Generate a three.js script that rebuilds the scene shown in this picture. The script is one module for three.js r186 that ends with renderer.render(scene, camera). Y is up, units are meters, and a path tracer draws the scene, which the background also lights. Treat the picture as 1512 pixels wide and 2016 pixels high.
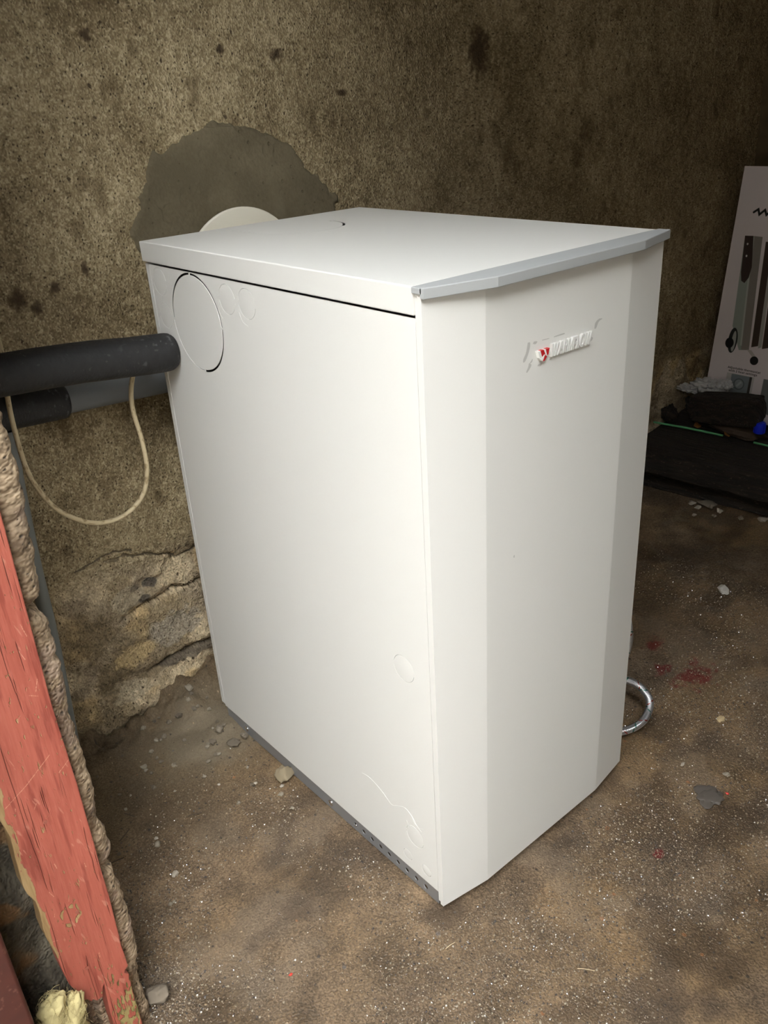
import * as THREE from 'three';
import { mergeGeometries, mergeVertices } from 'three/addons/utils/BufferGeometryUtils.js';
import { RoundedBoxGeometry } from 'three/addons/geometries/RoundedBoxGeometry.js';
import { TextGeometry } from 'three/addons/geometries/TextGeometry.js';
import { FontLoader } from 'three/addons/loaders/FontLoader.js';

// ---------------------------------------------------------------- camera, sky, exposure
const scene = new THREE.Scene();
const camera = new THREE.PerspectiveCamera(62.4, 1512 / 2016, 0.02, 60);
camera.position.set(-0.558, 1.0242, 0.6177);
camera.rotation.order = 'YXZ';
camera.rotation.set(-0.4529, -0.6853, -0.0627);
const renderer = new THREE.WebGLRenderer({ antialias: true });
renderer.toneMapping = THREE.LinearToneMapping;
renderer.toneMappingExposure = 2.85;
renderer.shadowMap.enabled = true;
// an overcast sky, entering by the doorway in the left wall
scene.background = new THREE.Color().setRGB(0.97, 1.0, 1.02);
scene.backgroundIntensity = 8.0;

// the bright veiled part of the cloud cover: the sun behind it, very soft
const sun = new THREE.DirectionalLight(new THREE.Color().setRGB(1, 0.99, 0.97), 0.9);
sun.position.set(-1.2, 2.6, 1.6); sun.target.position.set(0, 0.4, 0); sun.shadow.radius = 45; sun.castShadow = true;
sun.shadow.mapSize.set(2048, 2048); Object.assign(sun.shadow.camera, { left: -2.5, right: 2.5, top: 2.5, bottom: -2.5, near: 0.05, far: 8 });
scene.add(sun, sun.target);

// ---------------------------------------------------------------- helpers
const FLOOR = -0.008, WALLZ = -0.685, RIGHTX = 1.97, INX = -0.379, OUTX = -0.64, REVZ = -0.122;
function rng(seed) { let a = seed >>> 0; return () => { a = (a + 0x6d2b79f5) | 0; let t = Math.imul(a ^ (a >>> 15), 1 | a); t = (t + Math.imul(t ^ (t >>> 7), 61 | t)) ^ t; return ((t ^ (t >>> 14)) >>> 0) / 4294967296; }; }
function hash(i, j, s = 0) { let h = Math.imul(i, 374761393) ^ Math.imul(j, 668265263) ^ Math.imul(s + 11, 1274126177); h = Math.imul(h ^ (h >>> 13), 1274126177); return ((h ^ (h >>> 16)) >>> 0) / 4294967296; }
const TABLE = new Float32Array(512 * 512); for (let k = 0; k < TABLE.length; k++) TABLE[k] = hash(k, 7, 3);
function noise(x, y, s = 0) {
  const i = Math.floor(x), j = Math.floor(y); let u = x - i, v = y - j; u = u * u * (3 - 2 * u); v = v * v * (3 - 2 * v);
  const i0 = (i + s * 37) & 511, i1 = (i0 + 1) & 511, j0 = ((j + s * 61) & 511) << 9, j1 = (j0 + 512) & 262143;
  const a = TABLE[j0 | i0], b = TABLE[j0 | i1], c = TABLE[j1 | i0], d = TABLE[j1 | i1];
  return a + (b - a) * u + (c - a + (a - b - c + d) * u) * v;
}
function fbm(x, y, o = 4, s = 0) { let t = 0, a = 0.5, n = 0; for (let k = 0; k < o; k++) { t += a * noise(x, y, s + k * 17); n += a; a *= 0.5; x = x * 2.03 + 3.1; y = y * 2.03 + 7.7; } return t / n; }
function noise3(x, y, z, s = 0) {   // value noise between two hashed layers
  const k = Math.floor(z); let w = z - k; w = w * w * (3 - 2 * w);
  return noise(x, y, s + k * 131) * (1 - w) + noise(x, y, s + (k + 1) * 131) * w;
}
function spots(x, y, cell, prob, rmin, rmax, s) {   // 0..1 inside scattered round spots; a spot reaches at most half a cell
  const fx = x / cell, fy = y / cell, i0 = Math.floor(fx - 0.5), j0 = Math.floor(fy - 0.5); let best = 0;
  for (let i = i0; i <= i0 + 1; i++) for (let j = j0; j <= j0 + 1; j++) {
    const k = (((j + s * 61) & 511) << 9) | ((i + s * 37) & 511);
    if (TABLE[k] > prob) continue;
    const a = TABLE[(k + 7777) & 262143], b = TABLE[(k + 15555) & 262143], c = TABLE[(k + 23331) & 262143], e = TABLE[(k + 31177) & 262143];
    const r = rmin + (rmax - rmin) * c * c, dx = (fx - i - 0.25 - 0.5 * a) * cell / (0.75 + 0.4 * e), dy = (fy - j - 0.25 - 0.5 * b) * cell, d = Math.sqrt(dx * dx + dy * dy) / r;
    if (d < 1) best = Math.max(best, Math.min(1, (1 - d) * 2.5));
  }
  return best;
}
const clamp = (x, a = 0, b = 1) => Math.min(b, Math.max(a, x));
const smooth = (a, b, x) => { const t = clamp((x - a) / (b - a)); return t * t * (3 - 2 * t); };
const mix = (a, b, t) => a + (b - a) * t;
const mix3 = (a, b, t) => [mix(a[0], b[0], t), mix(a[1], b[1], t), mix(a[2], b[2], t)];
function segDist(px, py, pts) {
  let best = 1e9;
  for (let k = 0; k + 1 < pts.length; k++) {
    const [ax, ay] = pts[k], [bx, by] = pts[k + 1], dx = bx - ax, dy = by - ay, t = clamp(((px - ax) * dx + (py - ay) * dy) / (dx * dx + dy * dy));
    best = Math.min(best, Math.hypot(px - ax - dx * t, py - ay - dy * t));
  }
  return best;
}
function inside(px, py, poly) { let c = false; for (let i = 0, j = poly.length - 1; i < poly.length; j = i++) { const [xi, yi] = poly[i], [xj, yj] = poly[j]; if (yi > py !== yj > py && px < ((xj - xi) * (py - yi)) / (yj - yi) + xi) c = !c; } return c; }
function tex(w, h, fn, srgb = true) {   // fn(u, v) -> [r, g, b] 0..255 or one number 0..1
  const d = new Uint8Array(w * h * 4);
  for (let j = 0, k = 0; j < h; j++) for (let i = 0; i < w; i++, k += 4) {
    const c = fn((i + 0.5) / w, (j + 0.5) / h);
    if (typeof c === 'number') d[k] = d[k + 1] = d[k + 2] = clamp(c) * 255; else { d[k] = clamp(c[0], 0, 255); d[k + 1] = clamp(c[1], 0, 255); d[k + 2] = clamp(c[2], 0, 255); }
    d[k + 3] = 255;
  }
  const t = new THREE.DataTexture(d, w, h, THREE.RGBAFormat); t.magFilter = THREE.LinearFilter; t.minFilter = THREE.LinearMipmapLinearFilter; t.generateMipmaps = true;
  t.wrapS = t.wrapT = THREE.RepeatWrapping; if (srgb) t.colorSpace = THREE.SRGBColorSpace; t.needsUpdate = true; return t;
}
function texes(w, h, kinds, fn) {   // several textures in one pass; fn returns one value for each
  const d = kinds.map(() => new Uint8Array(w * h * 4));
  for (let j = 0, k = 0; j < h; j++) for (let i = 0; i < w; i++, k += 4) {
    const all = fn((i + 0.5) / w, (j + 0.5) / h);
    for (let n = 0; n < kinds.length; n++) { const c = all[n], q = d[n]; if (typeof c === 'number') q[k] = q[k + 1] = q[k + 2] = clamp(c) * 255; else { q[k] = clamp(c[0], 0, 255); q[k + 1] = clamp(c[1], 0, 255); q[k + 2] = clamp(c[2], 0, 255); } q[k + 3] = 255; }
  }
  return kinds.map((srgb, n) => { const t = new THREE.DataTexture(d[n], w, h, THREE.RGBAFormat); t.magFilter = THREE.LinearFilter; t.minFilter = THREE.LinearMipmapLinearFilter; t.generateMipmaps = true; t.wrapS = t.wrapT = THREE.RepeatWrapping; if (srgb) t.colorSpace = THREE.SRGBColorSpace; t.needsUpdate = true; return t; });
}
const names = new Map();
function numbered(n) { const k = names.get(n) ?? 0; names.set(n, k + 1); return k ? n + '_' + String(k).padStart(3, '0') : n; }
function mesh(name, geo, mat, parent) { const m = new THREE.Mesh(geo, mat); m.name = name; if (parent) parent.add(m); return m; }
function tag(o, label, category, group) { o.name = numbered(o.name); o.userData.label = label; o.userData.category = category; if (group) o.userData.group = group; scene.add(o); return o; }
function thing(name, label, category, pos, group) { const g = new THREE.Group(); g.name = name; if (pos) g.position.set(...pos); return tag(g, label, category, group); }
function struct(o, label, category) { o.userData.kind = 'structure'; o.userData.label = label; o.userData.category = category; scene.add(o); return o; }
const mat = (color, roughness = 0.8, extra = {}) => new THREE.MeshPhysicalMaterial({ color, roughness, ...extra });
const lin = (r, g, b) => new THREE.Color().setRGB(r, g, b);
function box(x0, x1, y0, y1, z0, z1, r = 0) { const g = r ? new RoundedBoxGeometry(x1 - x0, y1 - y0, z1 - z0, 2, r) : new THREE.BoxGeometry(x1 - x0, y1 - y0, z1 - z0); return g.translate((x0 + x1) / 2, (y0 + y1) / 2, (z0 + z1) / 2); }
function shapeOf(pts) { const s = new THREE.Shape(); pts.forEach(([x, y], i) => (i ? s.lineTo(x, y) : s.moveTo(x, y))); s.closePath(); return s; }
function shapeWithHoles(pts, holes) { const s = shapeOf(pts); s.holes.push(...holes); return s; }
function extrude(shape, depth, bevel = 0.001, seg = 2) { return new THREE.ExtrudeGeometry(shape, { depth: depth - 2 * bevel, bevelEnabled: bevel > 0, bevelThickness: bevel, bevelSize: bevel, bevelOffset: -bevel, bevelSegments: seg, curveSegments: 32 }).translate(0, 0, bevel); }
function arcSlot(cx, cy, r, w, a0, a1, n = 40) {
  const p = new THREE.Path();
  for (let k = 0; k <= n; k++) { const a = a0 + ((a1 - a0) * k) / n; p[k ? 'lineTo' : 'moveTo'](cx + (r + w / 2) * Math.cos(a), cy + (r + w / 2) * Math.sin(a)); }
  for (let k = n; k >= 0; k--) { const a = a0 + ((a1 - a0) * k) / n; p.lineTo(cx + (r - w / 2) * Math.cos(a), cy + (r - w / 2) * Math.sin(a)); }
  p.closePath(); return p;
}
function planarUV(g, fn) { const p = g.attributes.position, uv = new Float32Array(p.count * 2); for (let i = 0; i < p.count; i++) { const [u, v] = fn(p.getX(i), p.getY(i), p.getZ(i)); uv[2 * i] = u; uv[2 * i + 1] = v; } g.setAttribute('uv', new THREE.BufferAttribute(uv, 2)); return g; }
function grid(us, vs, fn, uvfn) {   // indexed surface through fn(u, v) -> [x, y, z]
  const nu = us.length, nv = vs.length, pos = new Float32Array(nu * nv * 3), uv = new Float32Array(nu * nv * 2), idx = [];
  for (let j = 0, k = 0; j < nv; j++) for (let i = 0; i < nu; i++, k++) { const p = fn(us[i], vs[j]); pos.set(p, k * 3); uv.set(uvfn(us[i], vs[j], p), k * 2); }
  for (let j = 0; j + 1 < nv; j++) for (let i = 0; i + 1 < nu; i++) { const a = j * nu + i; idx.push(a, a + 1, a + nu, a + 1, a + nu + 1, a + nu); }
  const g = new THREE.BufferGeometry(); g.setAttribute('position', new THREE.BufferAttribute(pos, 3)); g.setAttribute('uv', new THREE.BufferAttribute(uv, 2)); g.setIndex(idx); g.computeVertexNormals(); return g;
}
const range = (a, b, step) => { const n = Math.max(1, Math.round((b - a) / step)); return Array.from({ length: n + 1 }, (_, i) => a + ((b - a) * i) / n); };
function rock(seed, rx, ry, rz, rough = 0.35, detail = 4, freq = 2.2) {
  let g = new THREE.IcosahedronGeometry(1, detail); g.deleteAttribute('normal'); g.deleteAttribute('uv'); g = mergeVertices(g, 1e-4);
  const p = g.attributes.position, v = new THREE.Vector3();
  for (let i = 0; i < p.count; i++) {
    v.fromBufferAttribute(p, i);
    const n = noise3(v.x * freq + 9, v.y * freq + 5, v.z * freq + 20, seed) - 0.5, m = noise3(v.x * freq * 3 + 9, v.y * freq * 3 + 5, v.z * freq * 3 + 20, seed + 7) - 0.5;
    v.multiplyScalar(1 + rough * (1.5 * n + 0.5 * m)); p.setXYZ(i, v.x * rx, v.y * ry, v.z * rz);
  }
  g.computeVertexNormals(); return g;
}
const curve = (pts) => new THREE.CatmullRomCurve3(pts.map((p) => new THREE.Vector3(...p)));
function tube(pts, r, seg = 80, rad = 12) { return new THREE.TubeGeometry(curve(pts), seg, r, rad, false); }

// ---------------------------------------------------------------- the shed: back wall
const CRACKS = [
  { p: [[-0.30, 0.318], [-0.161, 0.325], [-0.123, 0.332], [-0.085, 0.331], [-0.043, 0.32], [-0.007, 0.3], [0.014, 0.288], [0.048, 0.287], [0.12, 0.31], [0.3, 0.29]], d: 0.007, w: 0.004, x0: -0.13 },
  { p: [[-0.172, 0.335], [-0.134, 0.346], [-0.101, 0.345], [-0.07, 0.335]], d: 0.003, w: 0.003, x0: -0.3 },
  { p: [[-0.114, 0.207], [-0.074, 0.213], [-0.033, 0.214], [-0.001, 0.224], [0.047, 0.219], [0.2, 0.23]], d: 0.014, w: 0.0055, x0: -0.11 },
  { p: [[-0.085, 0.079], [-0.036, 0.084], [-0.003, 0.089], [0.042, 0.089], [0.2, 0.085]], d: 0.016, w: 0.008, x0: -0.09 },
];
const PATCH = [[0.15, 0.62], [0.10, 0.74], [0.066, 0.80], [0.046, 0.832], [0.036, 0.852], [0.047, 0.873], [0.057, 0.902], [0.078, 0.926], [0.078, 0.94], [0.089, 0.968], [0.121, 0.983], [0.149, 0.992], [0.173, 0.999], [0.206, 1.008], [0.244, 1.007], [0.272, 0.997], [0.309, 0.979], [0.349, 0.96], [0.378, 0.935], [0.414, 0.905], [0.434, 0.884], [0.44, 0.855], [0.45, 0.75], [0.42, 0.6]];
function wallHeight(x, y) {
  let h = 0.010 * (fbm(x * 3, y * 3, 3, 5) - 0.5) + 0.0035 * (fbm(x * 22, y * 22, 3, 9) - 0.5) + 0.0014 * (noise(x * 160, y * 160, 3) - 0.5);
  const low = smooth(0.36, 0.28, y + 0.05 * (fbm(x * 6, 2, 2, 77) - 0.5));
  if (low > 0) {   // the lower courses: rough stones with open joints
    h += low * (0.030 * (fbm(x * 7 + 3, y * 11, 3, 21) - 0.62) + 0.014 * (fbm(x * 38, y * 50, 4, 31) - 0.5));
    h -= low * 0.004;
  }
  if (y < 0.42 && x > -0.35 && x < 0.32) for (const c of CRACKS) {
    const jx = x + 0.008 * (noise(x * 90, y * 90, 41) - 0.5), jy = y + 0.012 * (fbm(x * 50, y * 50, 2, 43) - 0.5), d = segDist(jx, jy, c.p);
    if (d < 0.03) { const k = smooth(c.x0 - 0.02, c.x0 + 0.06, x); h -= k * c.d * (smooth(c.w, c.w * 0.3, d) + 0.25 * smooth(0.02, 0.004, d)); }
  }
  return h;
}
const WX = (x) => (x < 0.75 ? ((x + 0.45) / 1.2) * 0.8 : 0.8 + ((x - 0.75) / 1.25) * 0.2);
const WXi = (u) => (u < 0.8 ? -0.45 + (u / 0.8) * 1.2 : 0.75 + ((u - 0.8) / 0.2) * 1.25);
function wallPits(x, y) { return Math.max(spots(x + 0.0012 * noise(x * 700, y * 700, 53), y * 0.75 + 0.0012 * noise(x * 700, y * 700, 54), 0.0056, 0.5, 0.0003, 0.0013, 51), spots(x + 0.002 * noise(x * 500, y * 500, 55), y * 0.75 + 0.002 * noise(x * 500, y * 500, 56), 0.03, 0.3, 0.0008, 0.0030, 57)); }
const STONES = [[-0.012, 0.150, 0.055, 0.032, [138, 130, 116], 0.8], [-0.09, 0.245, 0.04, 0.03, [172, 162, 140], 0.6], [-0.046, 0.258, 0.014, 0.011, [70, 66, 62], 0.85], [-0.058, 0.232, 0.012, 0.010, [66, 62, 58], 0.85], [-0.075, 0.262, 0.012, 0.008, [84, 78, 70], 0.6], [0.0, 0.082, 0.06, 0.014, [62, 56, 50], 0.75], [-0.17, 0.2, 0.035, 0.05, [104, 90, 66], 0.7], [-0.15, 0.1, 0.04, 0.04, [98, 84, 60], 0.6], [-0.12, 0.06, 0.035, 0.03, [168, 156, 132], 0.7], [-0.10, 0.13, 0.04, 0.025, [182, 158, 112], 0.6]];
const STAINS = [[-0.156, 0.79, 0.016, 1], [-0.135, 0.775, 0.01, 1], [-0.048, 0.818, 0.006, 1.6], [-0.1, 0.80, 0.008, 1], [0.235, 1.11, 0.007, 1], [0.34, 1.1, 0.012, 0.7], [0.02, 1.13, 0.008, 1], [0.82, 1.1, 0.03, 1.5], [0.47, 1.04, 0.01, 0.6]];
const [wallColor, wallBump] = texes(2048, 1664, [1, 0], (u, v) => {
  const x = WXi(u), y = v * 1.3, grain = fbm(x * 520, y * 400, 2, 61), coarse = fbm(x * 130, y * 95, 2, 65), blot = fbm(x * 14, y * 12, 3, 62), big = fbm(x * 3.2, y * 3.2, 2, 63), p = wallPits(x, y);
  let c = mix3([108, 93, 66], [200, 184, 149], clamp(0.44 + 0.6 * (blot - 0.5) + 0.8 * (grain - 0.5) + 0.5 * (coarse - 0.5) + 0.35 * (big - 0.5)));
  if (grain > 0.6) c = mix3(c, [212, 199, 168], 0.32 * smooth(0.62, 0.8, grain));
  c = mix3(c, [78, 63, 40], 0.4 * smooth(0.66, 0.82, fbm(x * 22, y * 17, 3, 66)));
  const low = y < 0.42 ? smooth(0.35, 0.27, y + 0.06 * (fbm(x * 8, y * 3, 2, 70) - 0.5)) : 0;
  if (low > 0) {
    const t = fbm(x * 16 + 1, y * 22, 4, 71), j = fbm(x * 60, y * 60, 3, 72) - 0.5;
    let l = mix3([132, 119, 98], [184, 168, 138], smooth(0.3, 0.7, t));
    l = mix3(l, [182, 152, 100], 0.5 * smooth(0.54, 0.68, fbm(x * 13, y * 15, 3, 75))); l = mix3(l, [104, 90, 66], 0.55 * smooth(0.52, 0.66, fbm(x * 11 + 8, y * 13, 4, 78)));
    for (const [sx, sy, rx, ry, col, k] of STONES) { const d = Math.hypot((x - sx) / rx, (y - sy) / ry) + 1.1 * j; if (d < 1.2) l = mix3(l, col, k * smooth(1.1, 0.75, d)); }
    const gr = 0.92 + 0.42 * (grain - 0.3) + 0.22 * (coarse - 0.5); l = [l[0] * gr * 1.14, l[1] * gr * 1.14, l[2] * gr * 1.16];
    c = mix3(c, l, low * 0.85);
  }
  c = mix3(c, [60, 48, 32], p * 0.75);
  for (const [sx, sy, sr, sv] of STAINS) { const d = Math.hypot(x - sx, (y - sy) / sv) / sr; if (d < 1.6) c = mix3(c, [58, 44, 28], 0.8 * smooth(1.3, 0.4, d + 1.1 * (fbm(x * 130, y * 130, 3, 83) - 0.5))); }
  let split = 0;
  if (y < 0.42 && x < 0.3) for (const k of CRACKS) { const d = segDist(x, y + 0.012 * (fbm(x * 50, y * 50, 2, 43) - 0.5), k.p); if (d < 0.008) { const q = smooth(0.0026, 0.0006, d + 0.0016 * (grain - 0.5)) * smooth(k.x0 - 0.02, k.x0 + 0.06, x); split = Math.max(split, q); c = mix3(c, [58, 49, 38], 0.6 * q); } }
  return [c, 0.55 + 0.55 * (grain - 0.5) + (0.45 + 0.4 * low) * (coarse - 0.5) + 0.45 * low * (fbm(x * 45, y * 60, 3, 79) - 0.5) - 0.5 * p - 0.9 * split];
});
const wallMat = mat(0xffffff, 0.95, { map: wallColor, bumpMap: wallBump, bumpScale: 0.0045 });
const wallBack = mesh('wall_back', grid([...range(-0.45, 0.75, 0.005), ...range(0.75, 2.0, 0.01).slice(1)], [...range(-0.1, 1.3, 0.005), 1.5, 1.8, 2.45], (x, y) => [x, y, WALLZ + wallHeight(x, y)], (x, y) => [WX(x), y / 1.3]), wallMat);
struct(wallBack, 'rough pitted concrete wall behind the boiler', 'wall');
mesh('masonry', box(OUTX, RIGHTX + 0.2, -0.2, 2.5, WALLZ - 0.25, WALLZ - 0.035), mat(lin(0.25, 0.21, 0.16), 0.95), wallBack);
// the fresh cement round the flue
const patchColor = tex(1024, 1024, (u, v) => { const x = u * 0.5, y = v * 0.5, n = fbm(x * 18, y * 18, 5, 90), g = fbm(x * 300, y * 260, 2, 91); let c = mix3([100, 91, 71], [124, 114, 92], clamp(n * 1.4 - 0.25 + 0.4 * (g - 0.5))); return mix3(c, [130, 121, 100], 0.3 * smooth(0.72, 0.8, fbm(x * 14, y * 3, 3, 93))); });
const patchBump = tex(1024, 1024, (u, v) => { const x = u * 0.5, y = v * 0.5; return 0.45 + 0.35 * fbm(x * 60, y * 25, 4, 94) + 0.2 * (fbm(x * 300, y * 300, 2, 95) - 0.5) - 0.4 * spots(x, y, 0.02, 0.3, 0.0008, 0.003, 96) - 0.3 * smooth(0.6, 0.75, fbm(x * 40, y * 40, 3, 97)); }, false);
mesh('cement_patch', grid(range(-0.02, 0.49, 0.0035), range(0.55, 1.05, 0.0035), (x, y) => {
  const jx = x + 0.028 * (fbm(x * 45, y * 45, 3, 98) - 0.5), jy = y + 0.028 * (fbm(x * 45 + 9, y * 45, 3, 99) - 0.5), d = segDist(jx, jy, PATCH) * (inside(jx, jy, PATCH) ? 1 : -1);
  const flat = 0.004 * (fbm(x * 3, y * 3, 3, 5) - 0.5) + 0.0025 * (fbm(x * 9, y * 9, 3, 89) - 0.5) + 0.0006 * (fbm(x * 70, y * 30, 2, 88) - 0.5), w = wallHeight(x, y);
  return [x, y, WALLZ + mix(w - 0.004, Math.max(flat + 0.003, w + 0.0012), smooth(-0.004, 0.004, d))];
}, (x, y) => [x / 0.5, y / 0.5]), mat(0xffffff, 0.93, { map: patchColor, bumpMap: patchBump, bumpScale: 0.003 }), wallBack).userData.label = 'smooth dark cement patch';

// ---------------------------------------------------------------- floor
function heap(x, z) {   // spilled mortar and earth against the foot of the back wall
  const d = z - WALLZ, n = fbm(x * 24, z * 24, 4, 110);
  let h = smooth(0.12, 0, d) * (0.014 + 0.034 * smooth(-0.12, -0.02, x) + 0.05 * (n - 0.5) + 0.02 * (fbm(x * 70, z * 70, 3, 111) - 0.5)) * smooth(0.5, 0.3, x);
  h += 0.03 * smooth(0.13, 0.01, d) * smooth(-0.17, -0.24, x) * n;
  h += 0.011 * smooth(0.13, 0.02, Math.hypot((x + 0.06) * 0.9, z + 0.57)) * (n * 1.5 - 0.25);
  h += 0.022 * smooth(0.09, 0.0, x - INX - 0.0) * (z < 0 ? 1 : 0.2) * n;
  return Math.max(0, h);
}
function floorHeight(x, z) { return FLOOR - 0.002 + heap(x, z) + 0.004 * (fbm(x * 5, z * 5, 3, 101) - 0.5) + (0.0022 + 0.12 * heap(x, z)) * (fbm(x * 55, z * 55, 3, 103) - 0.5); }
const FX = (x) => (x < 0.7 ? ((x + 0.52) / 1.22) * 0.8 : 0.8 + ((x - 0.7) / 1.3) * 0.2), FXi = (u) => (u < 0.8 ? -0.52 + (u / 0.8) * 1.22 : 0.7 + ((u - 0.8) / 0.2) * 1.3);
const FZ = (z) => (z < 0.48 ? ((z + 0.72) / 1.2) * 0.92 : 0.92 + ((z - 0.48) / 1.9) * 0.08), FZi = (v) => (v < 0.92 ? -0.72 + (v / 0.92) * 1.2 : 0.48 + ((v - 0.92) / 0.08) * 1.9);
const REDS = [[0.306, 0.16, 0.012], [0.728, -0.035, 0.05], [0.762, -0.147, 0.03], [0.70, -0.09, 0.025]];
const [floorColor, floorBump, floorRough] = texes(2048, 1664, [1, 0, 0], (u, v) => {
  const x = FXi(u), z = FZi(v), big = fbm(x * 4, z * 4, 3, 120), f = fbm(x * 560, z * 560, 2, 121), mid = fbm(x * 26, z * 26, 4, 122), ochre = fbm(x * 7 + 4, z * 7, 3, 123);
  let c = mix3([66, 54, 40], [160, 134, 104], clamp(0.34 + 0.75 * (f - 0.5) + 0.6 * (mid - 0.45) + 0.5 * (big - 0.5)));
  c = mix3(c, [156, 126, 88], 0.34 * smooth(0.52, 0.68, ochre) * (0.5 + f)); c = mix3(c, [122, 108, 92], 0.4 * smooth(0.52, 0.68, fbm(x * 12, z * 12, 3, 125)));
  c = mix3(c, [64, 52, 40], 0.5 * smooth(0.56, 0.72, fbm(x * 9, z * 14, 4, 127)));
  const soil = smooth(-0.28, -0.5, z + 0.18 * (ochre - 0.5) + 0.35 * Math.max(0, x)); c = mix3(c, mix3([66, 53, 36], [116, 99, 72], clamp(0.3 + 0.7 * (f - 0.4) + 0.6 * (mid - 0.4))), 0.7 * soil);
  const dust = smooth(0.16, 0.03, Math.hypot((x + 0.055) * 0.85, z + 0.57) + 0.09 * (mid - 0.5)); c = mix3(c, [132, 122, 104], 0.65 * dust);
  const pale = spots(x, z, 0.013, 0.22, 0.0005, 0.0019, 131), dark = spots(x, z, 0.016, 0.25, 0.0007, 0.0030, 133);
  c = mix3(c, [186, 162, 130], 0.7 * pale); c = mix3(c, [46, 41, 38], 0.75 * dark); c = mix3(c, hash(Math.floor(x / 0.05), Math.floor(z / 0.05), 5) > 0.5 ? [160, 104, 66] : [92, 92, 98], 0.6 * spots(x, z, 0.045, 0.3, 0.001, 0.0045, 135));
  for (const [sx, sz, sr] of REDS) { const d = Math.hypot(x - sx, (z - sz) * 1.4) / sr; if (d < 2) c = mix3(c, [104, 26, 24], 0.7 * smooth(1.0, 0.2, d + 2.2 * (fbm(x * 70, z * 70, 3, 139) - 0.5))); }
  const wet = smooth(0.40, 0.62, fbm(x * 10, z * 10, 3, 143)) * smooth(-0.5, -0.15, z + 0.3 * Math.max(0, x));
  return [c, 0.4 + (1 - 0.4 * soil) * (f - 0.5) + 0.3 * (fbm(x * 170, z * 170, 2, 141) - 0.5) + 0.35 * pale + 0.3 * dark, 0.84 - 0.46 * wet - 0.3 * (f - 0.5)];
});
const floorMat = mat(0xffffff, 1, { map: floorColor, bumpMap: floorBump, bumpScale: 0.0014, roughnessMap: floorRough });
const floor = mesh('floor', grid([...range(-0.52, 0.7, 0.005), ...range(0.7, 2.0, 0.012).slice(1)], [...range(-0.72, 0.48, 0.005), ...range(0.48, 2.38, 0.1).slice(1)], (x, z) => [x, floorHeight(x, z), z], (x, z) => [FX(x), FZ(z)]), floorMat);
floor.geometry.index.array.reverse(); floor.geometry.computeVertexNormals();
struct(floor, 'damp brown concrete floor strewn with grit and earth', 'floor');
mesh('slab', box(OUTX, RIGHTX + 0.2, -0.25, FLOOR - 0.03, WALLZ - 0.2, 2.5), mat(lin(0.2, 0.16, 0.12), 0.95), floor);

// ---------------------------------------------------------------- the other walls, ceiling, yard
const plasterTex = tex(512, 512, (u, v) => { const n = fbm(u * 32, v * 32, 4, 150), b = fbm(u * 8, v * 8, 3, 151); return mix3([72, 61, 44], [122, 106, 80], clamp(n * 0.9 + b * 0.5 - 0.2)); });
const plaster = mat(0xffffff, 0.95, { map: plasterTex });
const wallRight = mesh('wall_right', grid(range(-0.75, 2.4, 0.02), range(-0.05, 2.45, 0.02), (z, y) => [RIGHTX + 0.012 * (fbm(z * 6, y * 6, 4, 153) - 0.5), y, z], (z, y) => [z, y]), plaster);
mesh('masonry', box(RIGHTX + 0.02, RIGHTX + 0.25, -0.2, 2.5, WALLZ - 0.25, 2.6), plaster, wallRight);
struct(wallRight, 'dark rough wall at the far right behind the carton', 'wall');
struct(mesh('wall_front', box(OUTX, RIGHTX + 0.25, -0.2, 2.5, 2.3, 2.6), plaster), 'rough concrete wall facing the boiler front', 'wall');
struct(mesh('ceiling', box(OUTX - 0.1, RIGHTX + 0.25, 2.4, 2.55, WALLZ - 0.25, 2.6), mat(lin(0.12, 0.10, 0.08), 0.95)), 'low concrete ceiling of the shed', 'ceiling');
struct(mesh('yard', box(-2.4, OUTX, -0.25, -0.05, -6, 8), mat(lin(0.3, 0.29, 0.27), 0.95)), 'concrete passage outside the doorway', 'ground');

struct(mesh('wall_added_end', box(-2.4, -0.5, -0.1, 3.4, 4.0, 4.2), mat(lin(0.12, 0.11, 0.09), 0.95)), 'unseen wall added at the passage end to block low sky light', 'wall');  // added out of view: keeps low sky at the passage end off the boiler
struct(mesh('wall_added_side', box(-2.4, -2.2, -0.1, 3.6, -5, 7), mat(lin(0.12, 0.11, 0.09), 0.95)), 'unseen dark wall added opposite the doorway to block low sky light', 'wall');  // added out of view, kept dark: blocks low sky so the shed dims rightwards

// left wall with the doorway; its jamb shows broken mortar and stone
const DOOR1 = 1.25, DOORTOP = 2.35;
const mortarTex = tex(1024, 1024, (u, v) => {   // u: 0..1 along 0.8 m of path, v: 1 m of height
  const s = u * 0.8, y = v, n = fbm(s * 60, y * 60, 4, 160), g = fbm(s * 420, y * 420, 2, 161);
  let c = mix3([118, 99, 77], [194, 172, 143], clamp(n * 1.1 - 0.1 + 1.3 * (g - 0.5))); c = mix3(c, [64, 56, 50], 0.8 * spots(s, y, 0.008, 0.4, 0.0006, 0.002, 162)); c = mix3(c, [150, 128, 120], 0.35 * smooth(0.55, 0.7, fbm(s * 30, y * 30, 3, 163)));
  const stone = smooth(0.345, 0.33, s + 0.01 * (noise(y * 60, 3, 164) - 0.5)); let d = mix3([58, 52, 42], [112, 104, 88], clamp(fbm(s * 70, y * 30, 4, 165) * 1.5 - 0.3)); d = mix3(d, [84, 84, 44], 0.5 * smooth(0.55, 0.7, fbm(s * 30, y * 30, 3, 166))); d = mix3(d, [134, 92, 50], 0.6 * smooth(0.6, 0.72, fbm(s * 24, y * 24, 3, 167)));
  return mix3(c, d, stone);
});
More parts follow.
